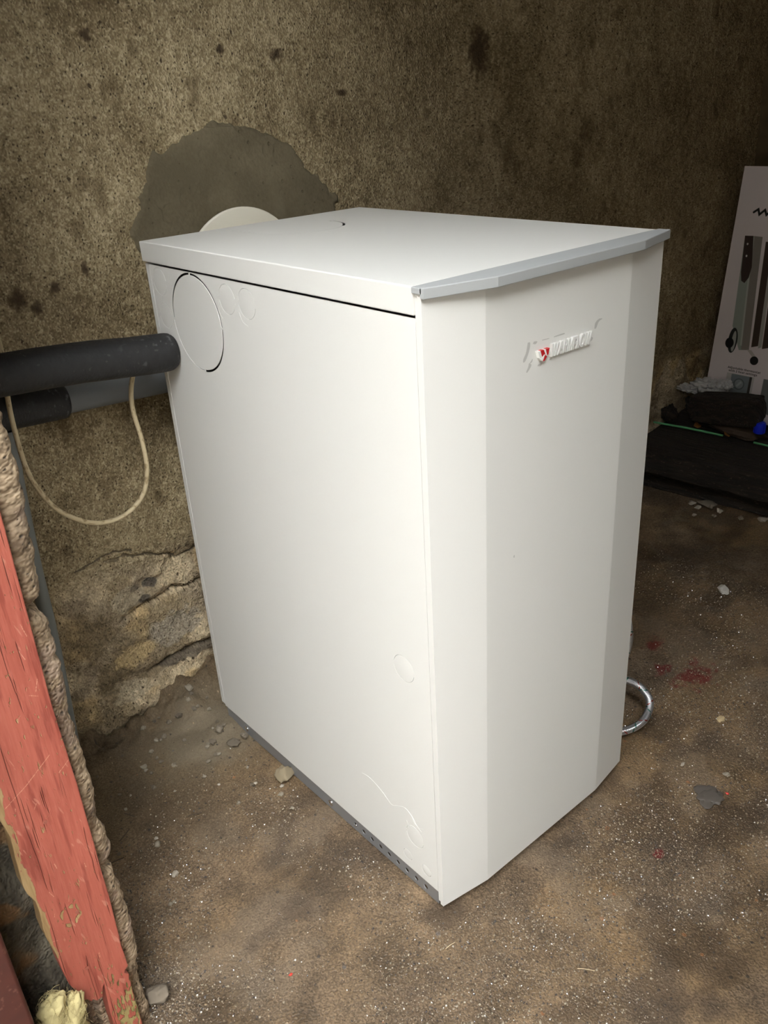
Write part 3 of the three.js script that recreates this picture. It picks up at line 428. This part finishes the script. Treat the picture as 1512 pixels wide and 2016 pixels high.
// ---------------------------------------------------------------- far right: timbers, carton, rubbish
{
  const charTex = tex(512, 512, (u, v) => { const n = fbm(u * 50, v * 14, 4, 270); let c = mix3([20, 16, 13], [48, 39, 31], clamp(n * 1.5 - 0.3)); return mix3(c, [104, 90, 74], 0.5 * smooth(0.7, 0.8, fbm(u * 90, v * 90, 3, 271))); });
  const charBump = tex(512, 512, (u, v) => fbm(u * 60, v * 12, 4, 272), false);
  const charred = mat(0xffffff, 0.9, { map: charTex, bumpMap: charBump, bumpScale: 0.005 });
  const beam = (name, w, h, l, seed) => {   // along z, rough faces
    const g = new THREE.BoxGeometry(w, h, l, 10, 6, 60), p = g.attributes.position;
    for (let i = 0; i < p.count; i++) { const x = p.getX(i), y = p.getY(i), z = p.getZ(i); p.setXYZ(i, x + 0.010 * (noise3(x * 30, y * 60, z * 22 + 50, seed) - 0.5), y + 0.008 * (noise3(x * 30, y * 60, z * 22 + 90, seed + 1) - 0.5), z); }
    const m = mesh(name, planarUV(g, (x, y, z) => [x * 3 + y * 3, z * 1.5]), charred); m.geometry.computeVertexNormals(); return m;
  };
  let b = beam('timber_beam', 0.30, 0.058, 1.7, 280); b.position.set(1.655, FLOOR + 0.031, 0.185); b.rotation.y = 0.13; tag(b, 'lower black timber beam lying on the floor under the carton', 'beam');
  b = beam('timber_beam', 0.40, 0.062, 1.75, 281); b.position.set(1.665, FLOOR + 0.094, 0.205); b.rotation.y = 0.13; tag(b, 'upper black timber beam carrying the carton and rubbish', 'beam');
  const T = 0.118;
  const blk = rock(290, 0.042, 0.050, 0.115, 0.22, 12, 3.4); { const p = blk.attributes.position; for (let i = 0; i < p.count; i++) { const f = (v, a) => a * Math.tanh((v / a) * 1.5) / Math.tanh(1.5); p.setXYZ(i, f(p.getX(i), 0.036), f(p.getY(i), 0.038), f(p.getZ(i), 0.098)); } planarUV(blk, (x, y, z) => [(x + y) * 4, z * 4]); blk.computeVertexNormals(); }
  const darkWood = mat(0xffffff, 0.95, { map: charTex, bumpMap: charBump, bumpScale: 0.006 });
  let o = mesh('charred_block', blk, darkWood); o.position.set(1.60, T + 0.078, -0.487); o.rotation.set(-0.13, 0.05, 0); tag(o, 'large dark brown block of burnt wood in front of the carton', 'wood block');
  o = mesh('charred_block', planarUV(rock(291, 0.026, 0.032, 0.034, 0.5, 6), (x, y, z) => [(x + y) * 4, z * 4]), darkWood); o.position.set(1.672, T + 0.04, -0.612); tag(o, 'small dark lump of burnt wood left of the large block', 'wood block');
  o = mesh('charred_block', planarUV(rock(293, 0.022, 0.024, 0.024, 0.5, 6), (x, y, z) => [(x + y) * 4, z * 4]), darkWood); o.position.set(1.585, T + 0.03, -0.652); tag(o, 'smallest dark lump against the concrete wall', 'wood block');
  o = mesh('bark_slab', rock(292, 0.04, 0.018, 0.075, 0.4, 7), mat(lin(0.06, 0.04, 0.028), 0.95)); o.position.set(1.615, T + 0.022, -0.46); o.rotation.set(0.1, 0, 0); tag(o, 'thin brown slab of bark under the large burnt block', 'bark');
  // crumpled paper
  const paper = mat(lin(0.5, 0.5, 0.51), 0.8);
  const pg = mergeGeometries([[1.672, T + 0.105, -0.60, 0.026, 0.02, 0.036, 0], [1.668, T + 0.088, -0.645, 0.018, 0.012, 0.035, 3], [1.674, T + 0.112, -0.56, 0.02, 0.016, 0.026, 5], [1.666, T + 0.125, -0.527, 0.012, 0.014, 0.014, 6]].map(([x, y, z, a, bb, c, s]) => rock(300 + s, a, bb, c, 0.6, 8, 4.5).translate(x, y, z)));
  tag(mesh('crumpled_paper', pg, paper), 'white crumpled paper on top of the burnt block', 'paper');
  // green sticks
  const green = mat(lin(0.10, 0.36, 0.16), 0.55);
  tag(mesh('green_stick', tube([[1.538, T + 0.0125, -0.672], [1.553, T + 0.014, -0.57], [1.566, T + 0.013, -0.47]], 0.0032, 20, 8), green), 'long thin green stick lying on the black beam', 'stick');
  tag(mesh('green_stick', tube([[1.576, T + 0.011, -0.385], [1.578, T + 0.011, -0.33], [1.585, T + 0.011, -0.20]], 0.003, 20, 8), green), 'green stick end at the right edge of the frame', 'stick');
  const leaf = (x, y, z, s, rot) => { const g = new THREE.CircleGeometry(s, 9, 0, 6.2832), p = g.attributes.position; for (let i = 0; i < p.count; i++) { const rr = 1 + 0.5 * (hash(i, 3, 9) - 0.5); p.setXYZ(i, p.getX(i) * rr, p.getY(i) * rr * 0.8, 0.25 * s * Math.sin(p.getX(i) / s * 3)); } const e = new THREE.BufferGeometry().copy(g); e.computeVertexNormals(); e.rotateX(-Math.PI / 2 + 0.5).rotateY(rot).translate(x, y, z); return e; };
  const rust = mat(lin(0.24, 0.10, 0.025), 0.8);
  tag(mesh('dry_leaf', leaf(1.574, T + 0.016, -0.462, 0.0115, 0.6), rust), 'orange brown dry leaf at the end of the green stick', 'leaf');
  tag(mesh('dry_leaf', leaf(1.592, T + 0.013, -0.564, 0.012, 0), rust), 'brown dry leaf behind the green stick', 'leaf');
  tag(mesh('dry_leaf', mergeGeometries([leaf(0, 0.014, 0, 0.009, 0.5).rotateZ(1.2), leaf(0, 0, 0.003, 0.011, 1.6).rotateZ(1.2), leaf(0, -0.018, -0.006, 0.008, 0.9).rotateZ(1.2)]).translate(1.437, 0.088, -0.53), mat(lin(0.17, 0.085, 0.035), 0.85)), 'brown curled leaf stuck to the front of the black beam', 'leaf');
  const cap = thing('blue_cap', 'small bright blue plastic cap beside the burnt block', 'cap', [1.592, T + 0.036, -0.382]);
  mesh('cap_wall', new THREE.LatheGeometry([[0.0, 0.03], [0.012, 0.03], [0.0145, 0.028], [0.0145, 0], [0.0125, 0]].map(([x, y]) => new THREE.Vector2(x, y)), 20), mat(lin(0.01, 0.03, 0.62), 0.35), cap);
  for (let k = 0; k < 12; k++) mesh('rib', new THREE.BoxGeometry(0.0016, 0.024, 0.002).translate(0.0146, 0.013, 0).rotateY(k * 0.5236), cap.children[0].material, cap);

  // heater carton leaning on the right wall
  const kk = 1.05, tz = (z) => 0.6177 - (0.6177 - z) * kk, ty = (y) => 1.0242 - (1.0242 - y) * kk;
  const z0 = tz(-0.566), z1 = z0 + 0.62, y0 = T + 0.012, y1 = ty(0.822), cw = 1024, chh = Math.round((1024 * (y1 - y0)) / (z1 - z0));
  const cv = document.createElement('canvas'); cv.width = cw; cv.height = chh; const cx = cv.getContext('2d');
  const px = (z) => ((tz(z) - z0) / (z1 - z0)) * cw, py = (y) => ((y1 - ty(y)) / (y1 - y0)) * chh;
  const poly = (pts, fill) => { cx.fillStyle = fill; cx.beginPath(); pts.forEach(([z, y], i) => (i ? cx.lineTo(px(z), py(y)) : cx.moveTo(px(z), py(y)))); cx.closePath(); cx.fill(); };
  const disc = (z, y, rz, ry, fill) => { cx.fillStyle = fill; cx.beginPath(); cx.ellipse(px(z), py(y), Math.abs(px(z + rz) - px(z)), Math.abs(py(y + ry) - py(y)), 0, 0, 7); cx.fill(); };
  cx.fillStyle = '#e0d7dc'; cx.fillRect(0, 0, cw, chh);
  cx.strokeStyle = '#121012'; cx.lineWidth = 9; cx.lineCap = 'round'; cx.beginPath(); [[-0.519, 0.711], [-0.508, 0.719], [-0.503, 0.706], [-0.49, 0.718], [-0.484, 0.706], [-0.47, 0.72], [-0.462, 0.706], [-0.45, 0.71]].forEach(([z, y], i) => (i ? cx.lineTo(px(z), py(y)) : cx.moveTo(px(z), py(y)))); cx.stroke();
  for (let k = 6; k >= 0; k--) { const a = -0.472 + k * 0.03; poly([[a, 0.641], [a + 0.018, 0.641], [a + 0.033, 0.376], [a + 0.015, 0.37]], k % 1 ? '#000' : '#40332c'); poly([[a + 0.018, 0.645], [a + 0.026, 0.645], [a + 0.043, 0.374], [a + 0.034, 0.37]], '#a7a6a2'); }
  poly([[-0.531, 0.652], [-0.483, 0.652], [-0.465, 0.361], [-0.49, 0.357], [-0.52, 0.418]], '#98a09b'); poly([[-0.506, 0.653], [-0.483, 0.652], [-0.462, 0.361], [-0.484, 0.36]], '#8a8480'); poly([[-0.51, 0.65], [-0.505, 0.65], [-0.484, 0.37], [-0.489, 0.37]], '#b4b8b4');
  poly([[-0.531, 0.652], [-0.508, 0.653], [-0.497, 0.575], [-0.500, 0.548], [-0.509, 0.533], [-0.519, 0.538], [-0.524, 0.56]], '#3a2c2a'); disc(-0.520, 0.632, 0.0025, 0.003, '#c8c8c8'); disc(-0.517, 0.602, 0.0025, 0.003, '#d8d8d8');
  disc(-0.512, 0.38, 0.013, 0.034, '#26282a'); disc(-0.509, 0.378, 0.006, 0.028, '#a8aaa8'); disc(-0.520, 0.372, 0.012, 0.014, '#0c0c0e'); poly([[-0.468, 0.362], [-0.455, 0.362], [-0.437, 0.345], [-0.447, 0.343]], '#bdb6b4'); disc(-0.442, 0.336, 0.0115, 0.0115, '#0c0c0e');
  cx.fillStyle = '#3a3436'; cx.font = 'bold 15px sans-serif'; cx.fillText('Adjustable thermostat', px(-0.512), py(0.304)); cx.fillText('with 2 heat settings', px(-0.508), py(0.296));
  poly([[-0.511, 0.292], [-0.432, 0.292], [-0.432, 0.19], [-0.511, 0.19]], '#c3c0c0'); poly([[-0.497, 0.291], [-0.445, 0.291], [-0.445, 0.19], [-0.497, 0.19]], '#7d868c'); poly([[-0.445, 0.291], [-0.438, 0.291], [-0.438, 0.19], [-0.445, 0.19]], '#3d3836'); disc(-0.472, 0.266, 0.016, 0.016, '#5d666c'); disc(-0.472, 0.266, 0.0125, 0.0125, '#8d959a'); poly([[-0.480, 0.261], [-0.476, 0.257], [-0.464, 0.271], [-0.468, 0.275]], '#aab2b6');
  for (const a of [-0.406, -0.306, -0.206]) poly([[a, 0.293], [a + 0.08, 0.293], [a + 0.08, 0.2], [a, 0.2]], '#6f7274');
  const ct = new THREE.CanvasTexture(cv); ct.colorSpace = THREE.SRGBColorSpace;
  const carton = thing('heater_carton', 'tall pale carton printed with an oil heater at the right edge', 'carton', [1.755 - 0.035, y0, z0]);
  carton.rotation.z = -Math.atan(0.07 / 0.58);
  const dep = 0.115, face = new THREE.PlaneGeometry(z1 - z0, y1 - y0).rotateY(-Math.PI / 2).translate(-0.0006, (y1 - y0) / 2, (z1 - z0) / 2);
  mesh('carton_body', box(0, dep, 0, y1 - y0, 0, z1 - z0, 0.002), mat(lin(0.5, 0.42, 0.34), 0.85), carton); mesh('printed_front', face, mat(0xffffff, 0.7, { map: ct }), carton);
}

// ---------------------------------------------------------------- stones, crumbs and grit on the floor
const stoneMats = [lin(0.19, 0.16, 0.12), lin(0.27, 0.235, 0.18), lin(0.14, 0.115, 0.085), lin(0.36, 0.32, 0.26)].map((c) => mat(c, 0.95));
const clayTex = tex(128, 128, (u, v) => mix3([120, 104, 78], [172, 154, 122], fbm(u * 24, v * 24, 4, 310)));
function stone(name, seed, x, z, rx, ry, rz, m, label, category, group, turn = 0) {
  const g = rock(seed, rx, ry, rz, 0.55, 5, 2.3), p = g.attributes.position, q = rng(seed * 13 + 1);
  if (ry > 0.2 * rx) for (let k = 0; k < 7; k++) { const n = new THREE.Vector3(q() - 0.5, q() - 0.35, q() - 0.5).normalize(), c = 0.55 + 0.25 * q(), v = new THREE.Vector3(); for (let i = 0; i < p.count; i++) { v.fromBufferAttribute(p, i); v.set(v.x / rx, v.y / ry, v.z / rz); const e = v.dot(n) - c; if (e > 0) { v.addScaledVector(n, -0.85 * e); p.setXYZ(i, v.x * rx, v.y * ry, v.z * rz); } } }
  g.computeVertexNormals(); g.computeBoundingBox(); const s = mesh(name, g, m); s.position.set(x, floorHeight(x, z) - g.boundingBox.min.y - 0.15 * ry, z); s.rotation.y = turn; return tag(s, label, category, group);
}
stone('mortar_lump', 320, -0.0135, -0.362, 0.0165, 0.015, 0.0155, mat(lin(0.24, 0.195, 0.125), 0.95), 'tan mortar lump leaning on the galvanised base rail', 'lump');
stone('stone', 321, -0.362, -0.138, 0.0165, 0.011, 0.0135, mat(lin(0.19, 0.155, 0.115), 0.95), 'pale angular stone beside the foot of the red doorpost board', 'stone', null, 0.5);
stone('paint_chip', 322, 1.044, -0.156, 0.020, 0.005, 0.012, mat(lin(0.75, 0.72, 0.66), 0.8), 'white chip on the floor right of the boiler', 'chip', null, 0.6);
stone('mortar_crumb', 323, -0.033, -0.542, 0.0085, 0.008, 0.0085, stoneMats[0], 'round grey mortar crumb by the rear corner of the base rail', 'crumb');
stone('mortar_crumb', 324, -0.006, -0.497, 0.0075, 0.0075, 0.008, stoneMats[0], 'grey mortar crumb touching the base rail near the rear screw', 'crumb');
stone('mortar_crumb', 325, -0.176, -0.56, 0.0065, 0.0045, 0.0045, stoneMats[1], 'flat pale crumb on dark soil near the back wall', 'crumb');
stone('mortar_crumb', 326, -0.248, -0.313, 0.0052, 0.005, 0.005, stoneMats[3], 'round pale pebble on the soil beside the red board', 'pebble');
stone('mortar_crumb', 327, -0.24, -0.385, 0.005, 0.005, 0.005, stoneMats[1], 'pale pebble beside a thin white flake on the soil', 'pebble');
stone('mortar_crumb', 328, -0.030, -0.498, 0.013, 0.006, 0.012, stoneMats[2], 'flat brown crumb in front of the mortar spill', 'crumb');
stone('mortar_crumb', 329, 0.641, 0.067, 0.010, 0.004, 0.006, mat(lin(0.55, 0.42, 0.24), 0.85), 'yellowish crumbled flake right of the hose loop', 'crumb');
stone('pebble', 330, 0.494, 0.082, 0.005, 0.003, 0.003, stoneMats[3], 'cream sliver of stone below the hose loop', 'pebble');
stone('pebble', 331, 0.521, 0.145, 0.006, 0.004, 0.005, stoneMats[1], 'tan pebble at the right edge beyond the dark blob', 'pebble');
stone('tar_blob', 332, 0.456, 0.150, 0.021, 0.0034, 0.019, mat(lin(0.11, 0.095, 0.082), 0.3), 'flat dark wet blob on the floor right of the boiler', 'blob');
stone('paint_fleck', 333, 0.487, 0.166, 0.0028, 0.0015, 0.0028, mat(lin(0.65, 0.03, 0.02), 0.5), 'tiny bright red paint fleck beside the dark blob', 'fleck');
stone('paint_fleck', 334, -0.213, -0.06, 0.003, 0.0015, 0.002, mat(lin(0.6, 0.05, 0.03), 0.5), 'tiny red paint fleck on bare floor near the bottom edge', 'fleck');
stone('rubble_piece', 335, 1.400, -0.405, 0.022, 0.010, 0.022, stoneMats[0], 'largest grey rubble piece at the foot of the black beam', 'rubble');
{
  const r = rng(5150);
  for (const [x, z, s, k] of [[1.385, -0.44, 0.011, 3], [1.375, -0.415, 0.009, 3], [1.395, -0.365, 0.010, 3], [1.39, -0.305, 0.009, 1], [1.42, -0.262, 0.012, 3], [1.44, -0.25, 0.008, 3], [1.36, -0.36, 0.007, 1], [1.33, -0.40, 0.006, 3]]) stone('rubble_chip', 400 + ((r() * 500) | 0), x, z, s, s * 0.6, s * 0.8, stoneMats[k], 'small pale rubble chip lying before the black beam', 'rubble', 'pale rubble chips by the beam', r() * 6);
  for (let k = 0; k < 46; k++) { const a = r() * 6.28, q = 0.02 + 0.085 * Math.sqrt(r()), x = -0.075 + q * Math.cos(a) * 1.1, z = -0.565 + q * Math.sin(a); if (x > -0.006 || z < -0.65) continue; const s = 0.003 + 0.008 * r() * r(); stone('spill_crumb', 700 + k, x, z, s, s * 0.8, s, stoneMats[(r() * 2.4) | 0], 'small grey crumb of the mortar spill behind the boiler corner', 'crumb', 'crumbs of the mortar spill', r() * 6); }
  for (let k = 0; k < 22; k++) { const x = -0.32 + 0.3 * r(), z = -0.62 + 0.35 * r(), s = 0.0018 + 0.0026 * r(); stone('soil_pebble', 800 + k, x, z, s, s * 0.7, s, stoneMats[(r() * 4) | 0], 'tiny pebble on the dark soil between board and boiler', 'pebble', 'tiny pebbles on the dark soil', r() * 6); }
  // loose damp grit
  const tiny = new THREE.IcosahedronGeometry(1, 0), N = 70000, grit = new THREE.InstancedMesh(tiny, mat(0xffffff, 0.08, { ior: 1.9 }), N), m4 = new THREE.Matrix4(), q = new THREE.Quaternion(), e = new THREE.Euler(), cols = [lin(0.18, 0.14, 0.10), lin(0.27, 0.22, 0.16), lin(0.12, 0.09, 0.065), lin(0.34, 0.29, 0.22), lin(0.07, 0.06, 0.055)];
  let n = 0;
  while (n < N) {
    const x = -0.38 + 1.5 * r() ** 1.35, z = -0.66 + 1.06 * r(); if (x > -0.01 && x < 0.43 && z < 0.035) continue;
    const wet = fbm(x * 6, z * 6, 3, 340); if (r() > Math.max(smooth(0.25, 0.65, wet), 0.9 * smooth(0.22, 0.05, Math.hypot(x + 0.05, (z - 0.13)))) * smooth(-0.6, -0.1, z + 0.2 * Math.max(0, x) - 0.25 * x * (x > 0.5 ? 1 : 0))) continue;
    const s = 0.00045 + 0.0014 * r() ** 5; e.set(r() * 6, r() * 6, r() * 6); q.setFromEuler(e); m4.compose(new THREE.Vector3(x, floorHeight(x, z) + s * 0.3, z), q, new THREE.Vector3(s, s * 0.7, s * (0.8 + 0.5 * r()))); grit.setMatrixAt(n, m4); grit.setColorAt(n, cols[(r() * 5) | 0]); n++;
  }
  grit.name = 'grit'; grit.userData = { kind: 'stuff', label: 'loose damp grit scattered over the brown floor', category: 'grit' }; scene.add(grit);
  let twigNo = 0; const twigs = mat(lin(0.07, 0.05, 0.035), 0.9);
  for (const [x, z, l, a] of [[-0.165, -0.40, 0.022, 0.4], [-0.245, -0.475, 0.02, 1.1], [-0.27, -0.44, 0.026, -0.5], [-0.3, -0.40, 0.02, 0.2]]) { const y = floorHeight(x, z) + 0.002; tag(mesh('twig', tube([[x - l * Math.cos(a) / 2, y, z - l * Math.sin(a) / 2], [x, y + 0.002, z + 0.002], [x + l * Math.cos(a) / 2, y, z + l * Math.sin(a) / 2]], 0.0008, 8, 5), twigs), ['dark forked twig alone on the soil nearest the boiler', 'thin dark twig on the soil, second from the boiler', 'longest thin dark twig on the soil near the mortar edge', 'thin dark twig touching the mortar edge'][twigNo++], 'twig', 'twigs on the soil'); }
  for (const [x, z, l, a] of [[0.075, 0.20, 0.022, 0.9], [-0.03, 0.055, 0.016, 0.1]]) { const y = floorHeight(x, z) + 0.002; tag(mesh('straw', tube([[x - l * Math.cos(a) / 2, y, z - l * Math.sin(a) / 2], [x, y + 0.001, z], [x + l * Math.cos(a) / 2, y, z + l * Math.sin(a) / 2]], 0.0005, 6, 5), mat(lin(0.6, 0.5, 0.33), 0.7)), x > 0 ? 'thin pale straw on the floor before the boiler front' : 'thin pale straw by the near corner of the boiler', 'straw'); }
}

scene.traverse((o) => { if (o.isMesh) { o.castShadow = true; o.receiveShadow = true; } });
renderer.render(scene, camera);
